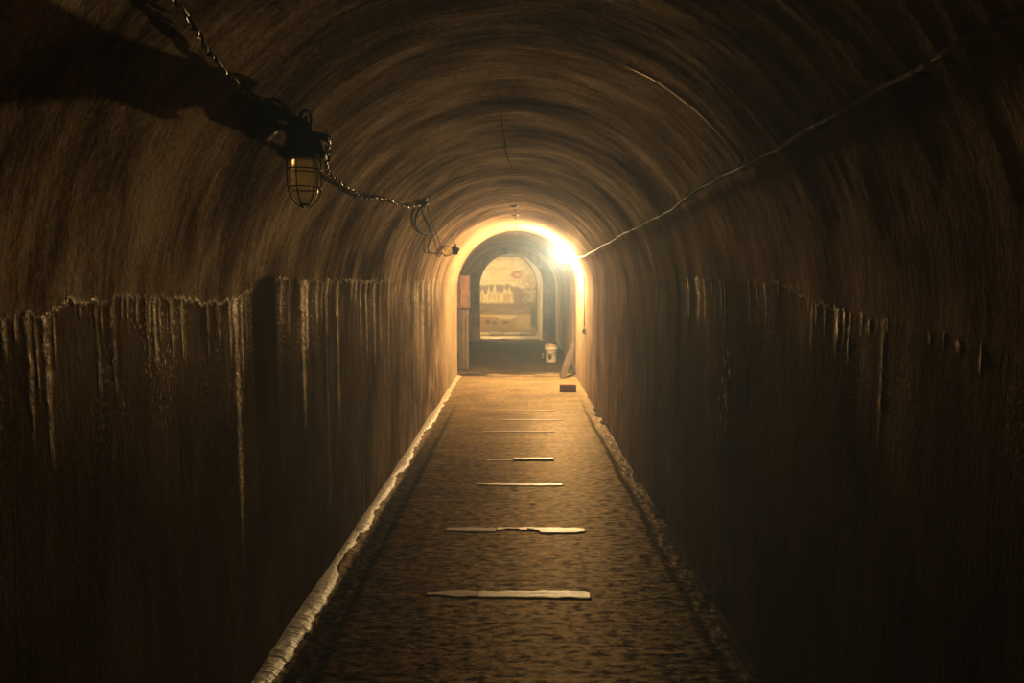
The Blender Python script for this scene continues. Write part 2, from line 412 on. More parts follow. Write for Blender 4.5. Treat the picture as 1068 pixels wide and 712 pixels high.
def tunnel_part(name, s0, s1, ds, mat):
    ss = np.linspace(s0, s1, int((s1 - s0) / ds) + 1)
    Yg, Sg = np.meshgrid(Ys, ss, indexing='ij')
    x, z, nx, nz = section(Sg)
    d, cr, dp = tunnel_disp(Yg, Sg)
    if name == 'ceiling':
        top = smooth(ZC + 0.05, ZC + 0.35, Sg) * (1 - smooth(TOT - ZC - 0.35, TOT - ZC - 0.05, Sg))
        d = d + top * (0.0022 * fbm(Yg * 4.5, Sg * 0.9, 3, 91) + 0.0010 * fbm(Yg * 15, Sg * 2.5, 3, 93))
        # casting joint with a little crust on the right side of the vault, and dark slots along the crown
        a = hit(655, 68); b = hit(777, 170)
        def s_of(p): return ZC + R * (math.atan2(p.z - ZC, -(p.x - XC)))
        sa, sb = s_of(a), s_of(b)
        yj = a.y + (b.y - a.y) * np.clip((Sg - sa) / (sb - sa), 0, 1) + 0.01 * fbm(Sg * 12, Yg * 0, 2, 95)
        jl = np.exp(-((Yg - yj) / 0.008) ** 2) * smooth(sa - 0.02, sa + 0.02, Sg) * (1 - smooth(sb - 0.02, sb, Sg))
        cr = np.maximum(cr, jl * 0.8 * (1 - smooth(sa + 0.25, sa + 0.5, Sg)) * (0.6 + fbm(Sg * 25, Yg, 2, 96))); d = d + 0.0012 * jl
        dp = np.maximum(dp, 0.7 * np.exp(-((Yg - yj + 0.03) / 0.012) ** 2) * smooth(sa, sa + 0.2, Sg) * (1 - smooth(sb - 0.02, sb, Sg)))
        dp = np.maximum(dp * top * 0.5 + dp * (1 - top), 0)
        mid = TOT / 2
        dp = np.maximum(dp, 0.8 * np.exp(-((Yg - 3.35 - 0.05 * fbm(Sg * 3, Yg, 2, 97)) / 0.06) ** 2) * smooth(mid - 0.25, mid - 0.1, Sg) * (1 - smooth(mid + 0.25, mid + 0.45, Sg)))
        # casting rings: low steps round the vault
        for yj2, amp in ((5.0, 0.0012), (5.9, 0.0015), (6.7, 0.0015), (7.6, 0.002), (8.3, 0.002), (9.1, 0.002)):
            d = d + amp * top * smooth(yj2 - 0.02, yj2 + 0.02, Yg + 0.03 * fbm(Sg * 1.5, Yg * 0 + yj2, 2, 99)) * (1 - smooth(yj2 + 0.3, yj2 + 0.7, Yg))
    lip = 1 - smooth(YEND - 0.05, YEND, Yg) * 1.0
    d = d * lip
    P = np.stack([x + nx * d, Yg, z + nz * d], -1)
    UVv = np.stack([Sg, Yg], -1)
    ht_ = np.where(Sg < TOT / 2, Sg, TOT - Sg); ln_ = np.where(Sg < TOT / 2, np.interp(Yg, *zip(*DL)), np.interp(Yg, *zip(*DR))) + 0.012 * 2 * fbm(Yg * 16, Yg * 0 + 3, 3, 7)
    dado = (1 - smooth(-0.012, 0.012, ht_ - ln_)) * (0.75 + 0.25 * smooth(0, 0.5, ln_ - ht_)) * (1 - 0.8 * smooth(3.0, 7.0, Yg + 0.6 * fbm(Yg * 2, Sg, 3, 133)))
    pl = smooth(8.3, 10.0, Yg + 0.8 * fbm(Yg * 1.5, Sg * 2, 3, 131)) * 0.8  # paler, evener colour over the last metres of the lining
    return grid_obj(name, P, UVv, mat, {'crust': cr, 'damp': dp, 'pale_end': pl, 'calm': np.clip(np.maximum(np.maximum(0.55 * dado, 0.8 * pl), 0.55 * smooth(TOT * 0.5, TOT * 0.72, Sg)), 0, 1), 'dado': dado, 'speck': np.where(Sg < TOT / 2, SPK['L'], SPK['R'])}, flip=True)
S_L = 1.68; S_R = TOT - 1.66   # the vault starts a little above the crust line
tunnel_part('wall_left', 0, S_L, 0.0065, M_wallL)
tunnel_part('ceiling', S_L, S_R, 0.009, M_ceil)
tunnel_part('wall_right', S_R, TOT, 0.0085, M_wallR)

# floor ----------------------------------------------------------------
m = NT('floor_concrete'); uv = m.n('UVMap').outputs[0]
f1 = m.noise(m.mapv(uv, (1.8, 9, 1)), 1.0, 6, 0.62, 0.5); f2 = m.noise(m.mapv(uv, (16, 38, 1)), 1.0, 5, 0.68, 0.3); f3 = m.noise(m.mapv(uv, (95, 130, 1)), 1.0, 3, 0.8)
f4 = m.noise(m.mapv(uv, (1.2, 1.1, 1)), 1.0, 3)
ff = m.math('ADD', m.math('MULTIPLY', f1, 0.28), m.math('ADD', m.math('MULTIPLY', f2, 0.32), m.math('ADD', m.math('MULTIPLY', f3, 0.25), m.math('MULTIPLY', f4, 0.15))))
col = m.ramp(ff, [(0.42, (0.016, 0.009, 0.004)), (0.50, (0.085, 0.048, 0.021)), (0.58, (0.32, 0.20, 0.095))])
dk = m.n('Attribute', attribute_name='damp').outputs['Fac']
col = m.mix(m.math('MULTIPLY', dk, 0.9), col, (0.012, 0.009, 0.006))
pale_lit = m.n('Attribute', attribute_name='crust').outputs['Fac']  # on floors, crust carries the painted lamp brightness and the pale streaks
col = m.mix(pale_lit, col, m.ramp(f2, [(0.35, (0.22, 0.155, 0.075)), (0.65, (0.50, 0.37, 0.19))]))
sp_ = m.ramp(m.noise(m.mapv(uv, (26, 30, 1)), 1.0, 1, 0.3), [(0.73, 0.0), (0.76, 1.0)])
col = m.mix(m.math('MULTIPLY', sp_, 0.8), col, (0.02, 0.014, 0.01))
m.set(Base_Color=col, Roughness=m.ramp(f2, [(0.35, 0.36), (0.65, 0.55)]))
b1 = m.bump(m.math('ADD', m.math('MULTIPLY', f2, 0.5), m.math('MULTIPLY', f3, 0.5)), 0.45, 0.004)
m.set(Normal=b1); matte(m, m.math('ADD', m.math('MULTIPLY', pale_lit, 0.10), m.ramp(f2, [(0.40, 0.006), (0.60, 0.075)])), m.mix(0.0, (1.0, 0.80, 0.58), (1.0, 0.80, 0.58))); M_floor = m.m
xs = np.linspace(XL - 0.03, XR + 0.03, 300)
Yg, Xg = np.meshgrid(Ys, xs, indexing='ij')
zf = 0.008 * fbm(Xg * 1.2, Yg * 1.6, 3, 111) + 0.0025 * fbm(Xg * 5, Yg * 20, 4, 113)
gl = smooth(-1.0, -0.93, Xg) * (1 - smooth(-0.84, -0.775, Xg + 0.02 * fbm(Yg * 3, Yg * 0, 3, 115)))
gr_ = smooth(0.80, 0.86, Xg + 0.03 * fbm(Yg * 3, Yg * 0 + 5, 3, 117))
rub = np.maximum(gl, gr_)
nearfade = 1 - smooth(7.5, 10.0, Yg)
zf = zf - 0.022 * gl * nearfade - 0.012 * gr_ * nearfade + rub * nearfade * 0.009 * np.clip(fbm(Xg * 35, Yg * 30, 3, 119), -.2, .5)
dampf = np.maximum(gl * 0.95, gr_ * 0.75) * nearfade
lamp_pale = smooth(4.8, 9.6, Yg) * 0.78 * (0.75 + fbm(Xg * 3, Yg * 5, 4, 121))  # floor colour lightened toward the lamp to carry its brightness
lamp_pale = np.clip(lamp_pale, 0, 1) * (1 - 0.9 * smooth(11.25, 11.45, Yg + 0.1 * fbm(Xg * 4, Yg, 3, 123)))
grid_obj('floor', np.stack([Xg, Yg, zf * (1 - smooth(11.3, 11.44, Yg))], -1), np.stack([Xg, Yg], -1), M_floor, {'damp': dampf, 'crust': lamp_pale}, flip=True)  # crust carries the painted lamp brightness here

# pale lime fillet in the left corner -----------------------------------
m = NT('lime_fillet'); uv = m.n('UVMap').outputs[0]
f1 = m.noise(m.mapv(uv, (3, 26, 1)), 1.0, 5, 0.65); f2 = m.noise(m.mapv(uv, (30, 60, 1)), 1.0, 4, 0.6)
col = m.ramp(f1, [(0.34, (0.16, 0.11, 0.065)), (0.44, (0.62, 0.48, 0.30)), (0.56, (0.95, 0.82, 0.58))])
m.set(Base_Color=m.mix(0.35, col, m.ramp(f2, [(0.38, (0.30, 0.21, 0.12)), (0.56, (0.95, 0.82, 0.58))])), Roughness=0.42)
m.set(Normal=m.bump(m.math('ADD', f1, f2), 0.8, 0.012)); matte(m, 0.30); M_fillet = m.m
def fillet(name, x0, sgn, Y0, Y1, w, h, seed, mat, gaps=False):
    yy = Ys[(Ys >= Y0) & (Ys <= Y1)]; tt = np.linspace(0, 1, 22)
    Yg, T = np.meshgrid(yy, tt, indexing='ij')
    lump = 1 + 0.9 * fbm(Yg * 3.5, Yg * 0, 4, seed) + 0.35 * fbm(Yg * 22, Yg * 0 + 3, 3, seed + 5)
    ww = w * lump
    if gaps: ww = ww * smooth(-0.12, 0.12, fbm(Yg * 5, Yg * 0 + 8, 3, seed + 9))
    hh = h * (0.35 + 0.65 * np.clip(ww / w, 0, 1.6))
    a = T * PI / 2
    px_ = x0 + sgn * (ww * np.sin(a) - 0.02 * (1 - T)); pz = -0.012 + hh * np.cos(a) + 0.006 * fbm(Yg * 40, T * 5, 3, seed + 11) * np.sin(a * 2)
    pz = np.where(T > 0.97, -0.03, pz)
    return grid_obj(name, np.stack([px_, Yg, pz], -1), np.stack([T * w, Yg], -1), mat, flip=(sgn < 0))
fillet('trim_1', XL, 1, 0.9, YEND - 0.05, 0.074, 0.030, 201, M_fillet)
M_fillet2 = plain('grimy_crumbs', (0.05, 0.034, 0.02), 0.95, spec=0.02, var=0.6, scale=25, bump=0.8)
fillet('trim_2', XR, -1, 0.9, YEND - 0.3, 0.040, 0.012, 231, M_fillet2, gaps=True)

# wider dark chamber past the lamp --------------------------------------
def prof_pts(x0, x1, zs, ztop, n1=14, n2=40, z0=0.0):
    xc = (x0 + x1) / 2; hw = (x1 - x0) / 2
    L = [(x0, z0 + (zs - z0) * k / n1) for k in range(n1)]
    A = [(xc - hw * math.cos(PI * k / n2), zs + (ztop - zs) * math.sin(PI * k / n2)) for k in range(n2 + 1)]
    Rr = [(x1, zs - (zs - z0) * (k + 1) / n1) for k in range(n1)]
    return np.array(L + A + Rr)
PT = prof_pts(XL, XR, ZC, ZC + R); PCH = prof_pts(-1.35, 1.0, 1.40, 2.52)
PO = prof_pts(-1.07, 0.655, 1.50, 2.36); PP1 = prof_pts(-1.5, 0.655, 1.5, 2.62); PP2 = prof_pts(-1.6, 0.585, 1.5, 2.62)
def loft(rows, sub):
    """rows: list of (Y, profile); subdivide between"""
    out = []
    for (Ya, A), (Yb, B) in zip(rows, rows[1:]):
        n = max(1, int(abs(Yb - Ya) / sub))
        for k in range(n): out.append(np.column_stack([A[:, 0] + (B[:, 0] - A[:, 0]) * k / n, np.full(len(A), Ya + (Yb - Ya) * k / n), A[:, 1] + (B[:, 1] - A[:, 1]) * k / n]))
    Yb, B = rows[-1]; out.append(np.column_stack([B[:, 0], np.full(len(B), Yb), B[:, 1]]))
    return np.stack(out)
def chamber(rows, sub, mat, names, amp=0.02):
    P = loft(rows, sub); n, k = P.shape[:2]
    seg = np.cumsum(np.concatenate([[0], np.hypot(np.diff(rows[-1][1][:, 0]), np.diff(rows[-1][1][:, 1]))]))
    UVv = np.stack([np.tile(seg, (n, 1)), P[..., 1]], -1)
    nz = fbm(UVv[..., 0] * 2, P[..., 1] * 2, 3, 301)
    edge = np.ones((n, 1)); edge[0] = 0; edge[-1] = 0
    P[..., 0] += amp * nz * edge
    z = np.zeros((n, k))
    for nm, a, b in (('wall_left', 0, 15), ('ceiling', 14, 55), ('wall_right', 54, k)):
        if nm in names: grid_obj(names[nm], P[:, a:b], UVv[:, a:b], mat, {'crust': z[:, a:b], 'damp': z[:, a:b]}, flip=True)
chamber([(YEND, PT), (YEND + 0.01, PCH), (18.6, PCH)], 0.15, M_cham, {'wall_left': 'wall_left.001', 'ceiling': 'ceiling.001', 'wall_right': 'wall_right.001'})
# cross wall with the arched opening: front face and reveal
P = loft([(18.6, PCH), (18.601, PO)], 1); P2 = loft([(18.601, PO), (18.95, PO)], 0.1)
seg = np.linspace(0, 6, P.shape[1]); 
def uvof(P): return np.stack([np.tile(seg, (P.shape[0], 1)), P[..., 1] + P[..., 0] * 0.5], -1)
z0 = np.zeros(P.shape[:2]); grid_obj('wall_back', P, uvof(P), M_cham, {'crust': z0, 'damp': z0 }, flip=True, smooth_=False)
z0 = np.zeros(P2.shape[:2]); grid_obj('trim_3', P2, uvof(P2), M_pass, {'crust': z0, 'damp': z0}, flip=True)
P = loft([(18.95, PO), (18.951, PP1)], 1); z0 = np.zeros(P.shape[:2]); grid_obj('wall_front', P, uvof(P), M_pass, {'crust': z0, 'damp': z0}, flip=True, smooth_=False)
chamber([(18.951, PP1), (22.4, PP2)], 0.2, M_pass, {'wall_left': 'wall_left.002', 'ceiling': 'ceiling.002', 'wall_right': 'wall_right.002'}, amp=0.03)
def flat(name, x0, x1, y0, y1, mat, amp, nx=80, ny=160, damp=0.0, crust=None, z=0.0):
    Yg, Xg = np.meshgrid(np.linspace(y0, y1, ny), np.linspace(x0, x1, nx), indexing='ij')
    zz = amp * fbm(Xg * 6, Yg * 6, 4, 401) * smooth(y0, y0 + 0.1, Yg) + z
    cr = np.zeros_like(Xg) if crust is None else crust(Xg, Yg)
    return grid_obj(name, np.stack([Xg, Yg, zz], -1), np.stack([Xg, Yg], -1), mat, {'crust': cr, 'damp': np.full_like(Xg, damp)}, flip=True)
flat('floor.001', -1.40, 1.05, YEND, 18.97, M_floor, 0.03, damp=0.8, crust=lambda X, Y: 0.7 * smooth(0.02, 0.14, fbm(X * 2.5, Y * 9, 3, 403)) * (1 - smooth(YEND + 0.1, YEND + 0.8, Y)))
flat('floor.002', -1.7, 0.8, 18.96, 22.5, M_pass, 0.03)
# ends
bm = bmesh.new(); add_box(bm, (0, 22.5, 1.35), (4.0, 0.1, 3.0)); o = bm_obj('wall_end', bm, M_pass, sm=False); o['kind'] = 'structure'
bm = bmesh.new(); add_box(bm, (0, -4.05, 1.3), (2.6, 0.1, 3.0)); o = bm_obj('wall_rear', bm, M_wallR, sm=False); o['kind'] = 'structure'

# ================================================================== THINGS
# --- mural filling the end of the passage (painted board) ---
mx = np.linspace(-1.50, 0.56, 200); mz = np.linspace(0.02, 2.42, 230)
Zg, Xg = np.meshgrid(mz, mx, indexing='ij'); YM = 22.36
Zg = 0.02 + (Zg - 0.02) * (np.minimum(2.42, 1.5 + 1.12 * np.sqrt(np.clip(1 - ((Xg + 0.5075) / 1.0925) ** 2, 0, 1)) - 0.06) - 0.02) / 2.40
qd = Xg * FW.x + YM * FW.y + (Zg - EYE) * FW.z
U = 534 + FPX * (Xg * RT.x + YM * RT.y) / qd; V = 356 - FPX * (Xg * UP.x + YM * UP.y + (Zg - EYE) * UP.z) / qd
col = np.zeros(Xg.shape + (3,)); col[:] = (0.90, 0.80, 0.50)
def paint(mask, c, k=1.0):
    mk = np.clip(mask * k, 0, 1)[..., None]; col[:] = col * (1 - mk) + np.array(c) * mk
n_ = lambda fx, fy, s: fbm(U * fx, V * fy, 4, s)
paint(smooth(528, 564, U + 26 * n_(.1, .2, 501)), (0.56, 0.42, 0.22), 0.8)
paint(smooth(0.02, 0.25, n_(.3, .25, 502)), (0.98, 0.90, 0.66), 0.6)
paint(1 - smooth(264, 274, V + 10 * n_(.2, .1, 504)), (0.62, 0.48, 0.26), 0.6)
paint(smooth(0.0, 0.25, n_(.15, .4, 503)), (0.66, 0.50, 0.26), 0.5)
rr = np.hypot((U - 539.5) / 5.5, (V - 286.5) / 3.4)
paint(np.exp(-((rr - 0.8) / 0.45) ** 2) * (1 - 0.55 * smooth(541, 545, U)), (0.62, 0.16, 0.06), 0.8)
hor = 297 + 3.5 * np.exp(-((U - 548) / 12) ** 2) * 1.2 + 3 * n_(.2, .01, 505)
paint(smooth(-1.5, 1.5, V - hor), (0.34, 0.20, 0.085), 0.9)
sp1 = 303 + 16 * n_(.45, .02, 507) + 8 * n_(1.3, .02, 508) - 5 * np.exp(-((U - 516) / 2.6) ** 2) + 2 * np.exp(-((U - 505) / 3) ** 2)
paint(smooth(-1, 1, V - sp1) * (1 - smooth(533, 537, U + 6 * n_(.2, .5, 509))) * (1 - smooth(314, 319, V)), (0.90, 0.78, 0.46))
paint((smooth(.0, .2, n_(.9, .12, 511))) * (1 - smooth(314, 319, V)) * smooth(303, 308, V) * (1 - smooth(533, 537, U)), (0.50, 0.33, 0.13), 0.6)
paint(smooth(544, 548, U + 5 * n_(.3, .3, 513)) * smooth(300, 304, V + 4 * n_(.4, .1, 515)) * (1 - smooth(312, 318, V)), (0.66, 0.58, 0.34), 0.85)
paint(smooth(.03, .15, n_(.35, .3, 517)) * smooth(540, 545, U) * smooth(300, 306, V) * (1 - smooth(316, 320, V)), (0.24, 0.17, 0.08), 0.8)
paint(smooth(315, 318, V + 2 * n_(.3, .1, 519)), (0.33, 0.22, 0.10))
paint(smooth(-.02, .2, n_(.12, .6, 521)) * smooth(318, 321, V), (0.52, 0.38, 0.20), 0.7)
paint(smooth(326, 328, V + n_(.3, .1, 523)), (0.50, 0.34, 0.14))
paint(np.exp(-((V - 328.8 - 0.02 * (U - 505)) / 0.9) ** 2) * (1 - smooth(520, 524, U)), (0.90, 0.66, 0.24))
paint(smooth(327.5, 329, V) * (1 - smooth(332.5, 334, V)) * smooth(-2, 2, (U - 517) - (V - 329)) * (1 - smooth(-2, 2, (U - 539) + (V - 329) * 1.2)), (0.80, 0.68, 0.40))
paint(smooth(536, 540, U) * smooth(327, 330, V) * (1 - smooth(552, 555, U)), (0.66, 0.50, 0.22), 0.8)
for bx_, by_, rx_, ry_ in ((509, 336, 3.2, 2.3), (515.5, 337, 3.0, 2.0), (527, 336.5, 4, 1.6)):
    paint(1 - smooth(0.6, 1.2, np.hypot((U - bx_) / rx_, (V - by_) / ry_) + n_(.4, .4, 525)), (0.20, 0.07, 0.045), 0.9)
paint(smooth(552, 555, U) * smooth(319, 323, V + 3 * n_(.3, .3, 527)) * (1 - smooth(339, 343, V)), (0.15, 0.10, 0.06), 0.85)
paint(smooth(0, .2, n_(.2, .8, 529)) * smooth(338, 340, V), (0.36, 0.25, 0.12), 0.6)
col = np.clip(col, 0, 1) ** 1.35
m = NT('mural_paint'); a_ = m.n('Attribute', attribute_name='paint').outputs['Color']
m.set(Base_Color=m.mix(0.25, a_, m.mix(1.0, a_, m.ramp(m.noise(m.n('TexCoord').outputs['Object'], 18, 5), [(0.3, 0.5), (0.7, 1.3)]), 'MULTIPLY')), Roughness=0.75)
mural = empty('mural', (-0.47, YM, 0.02), 'faded painted landscape with yellow sky and a red stroke, filling the far archway', 'mural')
o = grid_obj('painted_surface', np.stack([Xg + 0.47, np.zeros_like(Xg), Zg - 0.02], -1), None, m.m, {'paint': col}, structure=False, parent=mural)
bm = bmesh.new(); ol = [(-1.02, 0.0)] + [(x_, min(2.40, 1.5 + 1.12 * math.sqrt(max(0, 1 - ((x_ - 0.0375) / 1.0925) ** 2)) - 0.06)) for x_ in np.linspace(-1.02, 1.02, 24)] + [(1.02, 0.0)]
fa = [bm.verts.new((x_, 0.008, z_)) for x_, z_ in ol]; fb = [bm.verts.new((x_, 0.06, z_)) for x_, z_ in ol]
bm.faces.new(fa); bm.faces.new(fb[::-1])
for k in range(len(ol)): bm.faces.new((fa[k], fb[k], fb[(k + 1) % len(ol)], fa[(k + 1) % len(ol)]))
bm_obj('backing_board', bm, M_wood, mural, sm=False)

# ledge of boards at the foot of the mural
def board(name, p, s, mat, label, cat='board', group=None, rz=0.0, ends=0.01, parent=None):
    """a worn board with slightly waved edges"""
    bm = bmesh.new(); nx = 14
    rngb = random.Random(hash(round(p[0] * 100 + p[1] * 7)) & 255)
    rings = []
    for k in range(nx + 1):
        x = (k / nx - 0.5) * s[0]; w = s[1] * (0.5 - 0.05 * rngb.random()); h = s[2]
        rings.append([bm.verts.new((x, -w, 0)), bm.verts.new((x, w, 0)), bm.verts.new((x, w, h * (0.92 + .08 * rngb.random()))), bm.verts.new((x, -w, h * (0.92 + .08 * rngb.random())))])
    for A, B in zip(rings, rings[1:]):
        for k in range(4): bm.faces.new((A[k], A[(k + 1) % 4], B[(k + 1) % 4], B[k]))
    bm.faces.new(rings[0]); bm.faces.new(rings[-1][::-1])
    o = bm_obj(name, bm, mat, parent, sm=False, bevel=0.004)
    o.location = p; o.rotation_euler = (0, 0, rz)
    if label: tag(o, label, cat, group)
    return o
M_ledge = plain('pale_ledge_board', (0.26, 0.19, 0.11), 0.8, var=0.75, scale=7)
board('ledge_board', (-0.24, 18.83, 0.0), (1.64, 0.22, 0.05), M_ledge, 'low pale board lying across the foot of the far archway')
board('ledge_board', (-0.42, 20.6, 0.02), (1.9, 0.35, 0.09), M_ledge, 'pale board on the passage floor in front of the painted landscape')

# hidden lamp of the passage, beside the opening
def bulkhead_lamp(name, pos, out, label, lit, bulb_mat, down=False, r=0.05):
    """round iron base on the lining, socket and bulb pointing along 'out'"""
    t = empty(name, pos, label, 'lamp'); A = align(out)
    bm = bmesh.new(); add_lathe(bm, [(0, -0.085), (0.05, -0.085), (0.052, -0.07), (0.034, -0.06), (0.030, -0.03), (0.0, -0.03)], 20, A)
    b = bm_obj('base', bm, M_dark_metal, t)
    bm = bmesh.new(); add_lathe(bm, [(0, -0.034), (0.019, -0.034), (0.021, -0.01), (0.019, 0.002), (0, 0.002)], 16, A); bm_obj('socket', bm, M_rubber, t)
    bm = bmesh.new(); pr = [(0.018, 0.0), (r * 0.75, 0.018), (r, 0.05)] + [(r * math.cos(a), 0.075 + r * math.sin(a)) for a in [PI / 2 * k / 5 for k in range(0, 5)]] + [(0, 0.075 + r)]
    add_lathe(bm, pr, 14, A); bm_obj('bulb', bm, bulb_mat, t)
    return t
bulkhead_lamp('wall_lamp', (-1.36, 19.3, 1.75), (1, 0.25, 0), 'burning bulb on the left side of the passage behind the far archway', True, M_lit_far)

# --- burning lamp on the right haunch of the vault ---
nrm_ = Vector((XC - LAMP_POS.x, 0, ZC - LAMP_POS.z)).normalized()
lamp = bulkhead_lamp('wall_lamp', LAMP_POS, nrm_ + Vector((0, -0.35, -0.2)), 'burning bare bulb glaring on the right side of the vault', True, M_lit)

# --- cable with clips along the right haunch ---
cab = empty('electric_cable', hit(607, 268, 0.02), 'clipped cable running along the right of the vault to the burning bulb', 'cable')
pix = [(607, 268), (628, 257), (660, 239), (690, 225), (720, 203), (748, 188), (775, 172), (812, 153), (855, 129), (905, 103), (960, 72), (1020, 36)]
pw = [LAMP_POS - nrm_ * 0.06 + Vector((0.02, -0.06, -0.01)), LAMP_POS + Vector((0.09, -0.6, -0.10))] + [hit(*p, 0.026) for p in pix[0:]]
pw += [Vector((0.80, 0.6, 1.98)), Vector((0.81, -0.8, 1.97)), Vector((0.81, -3.9, 1.97))]
pts = spline(pw, 14)
rc = random.Random(2)
loc0 = cab.location.copy()
wav = [p - loc0 + Vector((0, 0, 0.005 * math.sin(p.y * 5) + 0.0018 * math.sin(p.y * 17 + 1))) for p in pts]
bm = bmesh.new(); add_tube(bm, wav, 0.0085, 8); bm_obj('sheath', bm, M_cable, cab)
for (cx_, cy_) in ((625, 258), (645, 248), (660, 239), (690, 225), (720, 203), (775, 172), (855, 129), (960, 72)):
    h = hit(cx_, cy_, 0.014); w = min(pts, key=lambda p: abs(p.y - h.y)); nn = Vector((XC - w.x, 0, ZC - w.z)).normalized()
    c = w + Vector((0, 0, 0.005 * math.sin(w.y * 5) + 0.0018 * math.sin(w.y * 17 + 1))) - loc0
    tg = Vector((0, 0, 1)).cross(nn).normalized(); upv = nn.cross(Vector((0, 1, 0)))
    bm = bmesh.new()
    arcp = [c + (nn * math.cos(a) * 0.011 + upv * math.sin(a) * 0.011) for a in [-1.9 + 3.8 * k / 10 for k in range(11)]]
    arcp = [c - nn * 0.020 + upv * -0.022] + arcp + [c - nn * 0.020 + upv * 0.022]
    for k, (A, B) in enumerate(zip(arcp, arcp[1:])):
        mid = (A + B) / 2; d = (B - A)
        M3 = Matrix((d.normalized(), Vector((0, 1, 0)), d.normalized().cross(Vector((0, 1, 0))))).transposed()
        add_box(bm, mid, (d.length * 1.1, 0.014, 0.0018), M3)
    bm_obj('clip', bm, M_dark_metal, cab, sm=False)

# --- drop wire and switch box on the right wall ---
sb = hit(606, 345, 0.012); sb.y = 9.85; sb.z = at_y(606, 345, 9.85).z; sb.x = XR - 0.02
dw = empty('switch_box', sb, 'small grey switch box low on the right wall under the burning bulb', 'switch')
bm = bmesh.new(); add_box(bm, (0, 0, 0), (0.035, 0.07, 0.085)); bm_obj('box', bm, plain('switch_plastic', (0.28, 0.22, 0.15), 0.5), dw, sm=False, bevel=0.004)
bm = bmesh.new(); add_box(bm, (-0.021, 0, 0), (0.012, 0.02, 0.03), Matrix.Rotation(0.3, 3, 'Y')); bm_obj('toggle', bm, M_rubber, dw, sm=False, bevel=0.002)
dwp = [LAMP_POS - nrm_ * 0.05 + Vector((0.03, -0.05, -0.02)), Vector((0.845, 10.1, 1.93)), Vector((0.925, 9.95, 1.75)), Vector((0.946, 9.90, 1.6)), Vector((0.95, 9.87, 1.3)), Vector((0.95, 9.85, sb.z + 0.045))]
bm = bmesh.new(); add_tube(bm, spline(dwp, 8), 0.006, 8); o = bm_obj('drop_wire', bm, M_rubber); tag(o, 'dark wire dropping from the burning bulb to the switch box', 'wire')

# --- caged lamp on the left haunch ---
LYY = 2.28; LP = at_y(317, 164, LYY)      # top of the glass
cl = empty('caged_lamp', LP, 'unlit hanging lamp with dusty amber glass in a wire cage on the left vault', 'lamp')
G = LYY / FPX; KS = LYY / 2.62
bm = bmesh.new(); gr2 = 14.5 * G; gh = 47 * G
pr = [(0, 0.004), (gr2 * 0.82, 0.004), (gr2 * 0.94, -0.01), (gr2, -gh * 0.25), (gr2 * 1.0, -gh * 0.55), (gr2 * 0.93, -gh * 0.74), (gr2 * 0.74, -gh * 0.89), (gr2 * 0.42, -gh * 0.98), (0, -gh)]
th = 0.004
inner = [(max(0, r - th), z + (th if z < -0.05 else -th * 0.5)) for r, z in pr]
add_lathe(bm, pr, 28); bm_obj('glass', bm, M_glass, cl)
bm = bmesh.new(); add_lathe(bm, [(0, 0.085), (0.022, 0.085), (0.026, 0.070), (0.048, 0.062), (0.060, 0.045), (0.066, 0.022), (0.074, 0.016), (0.074, -0.004), (0.060, -0.008), (0, -0.008)], 28)
for k in range(4):
    a = PI / 4 + k * PI / 2; add_box(bm, (0.078 * math.cos(a), 0.078 * math.sin(a), 0.006), (0.024, 0.016, 0.022), Matrix.Rotation(a, 3, 'Z'))
bm_obj('cap', bm, M_dark_metal, cl)
cage = bpy.data.objects.new('cage', None)
bm = bmesh.new()
for k in range(6):
    a = 0.35 + k * PI / 3; e = Vector((math.cos(a), math.sin(a), 0)); g = gr2 + 0.006
    add_tube(bm, spline([e * g + Vector((0, 0, 0.0)), e * (g + 0.002) + Vector((0, 0, -gh * 0.4)), e * g * 0.96 + Vector((0, 0, -gh * 0.75)), e * g * 0.62 + Vector((0, 0, -gh * 0.97)), e * 0.012 + Vector((0, 0, -gh - 0.012))], 5), 0.0022, 6)
for z_, rr_ in ((-gh * 0.27, gr2 + 0.008), (-gh * 0.66, gr2 + 0.006), (-gh * 1.02, 0.016)):
    add_tube(bm, [(rr_ * math.cos(2 * PI * k / 32), rr_ * math.sin(2 * PI * k / 32), z_) for k in range(33)], 0.0022, 6, cap=False)
bm_obj('cage', bm, M_dark_metal, cl); bpy.data.objects.remove(cage)
# junction body and arm joining the cap to the vault
wallp = hit(272, 128, 0.0) - LP
bm = bmesh.new()
add_tube(bm, spline([(0, 0, 0.075), (-0.01, 0.0, 0.10), wallp * 0.55 + Vector((0, 0, 0.08)), wallp], 6), 0.017, 10)
bm_obj('arm', bm, M_dark_metal, cl)
nw = Vector((XC - (LP + wallp).x, 0, ZC - (LP + wallp).z)).normalized()
bm = bmesh.new(); add_lathe(bm, [(0, -0.012), (0.062, -0.012), (0.062, 0.006), (0.045, 0.022), (0.036, 0.045), (0, 0.05)], 24, Matrix.Translation(wallp) @ align(nw)); bm_obj('mounting_plate', bm, M_dark_metal, cl)
bm = bmesh.new(); add_lathe(bm, [(0, -0.03), (0.036, -0.03), (0.040, -0.01), (0.040, 0.018), (0.034, 0.028), (0, 0.03)], 20, Matrix.Translation(Vector((-0.015, 0.0, 0.085))) @ align((0.3, -0.4, 0.3)));
add_tube(bm, [(0.02, 0, 0.075), (0.085, -0.01, 0.06)], 0.012, 10); add_tube(bm, [(-0.03, 0, 0.09), (-0.09, 0.0, 0.10)], 0.012, 10)
bm_obj('junction_box', bm, M_dark_metal, cl)

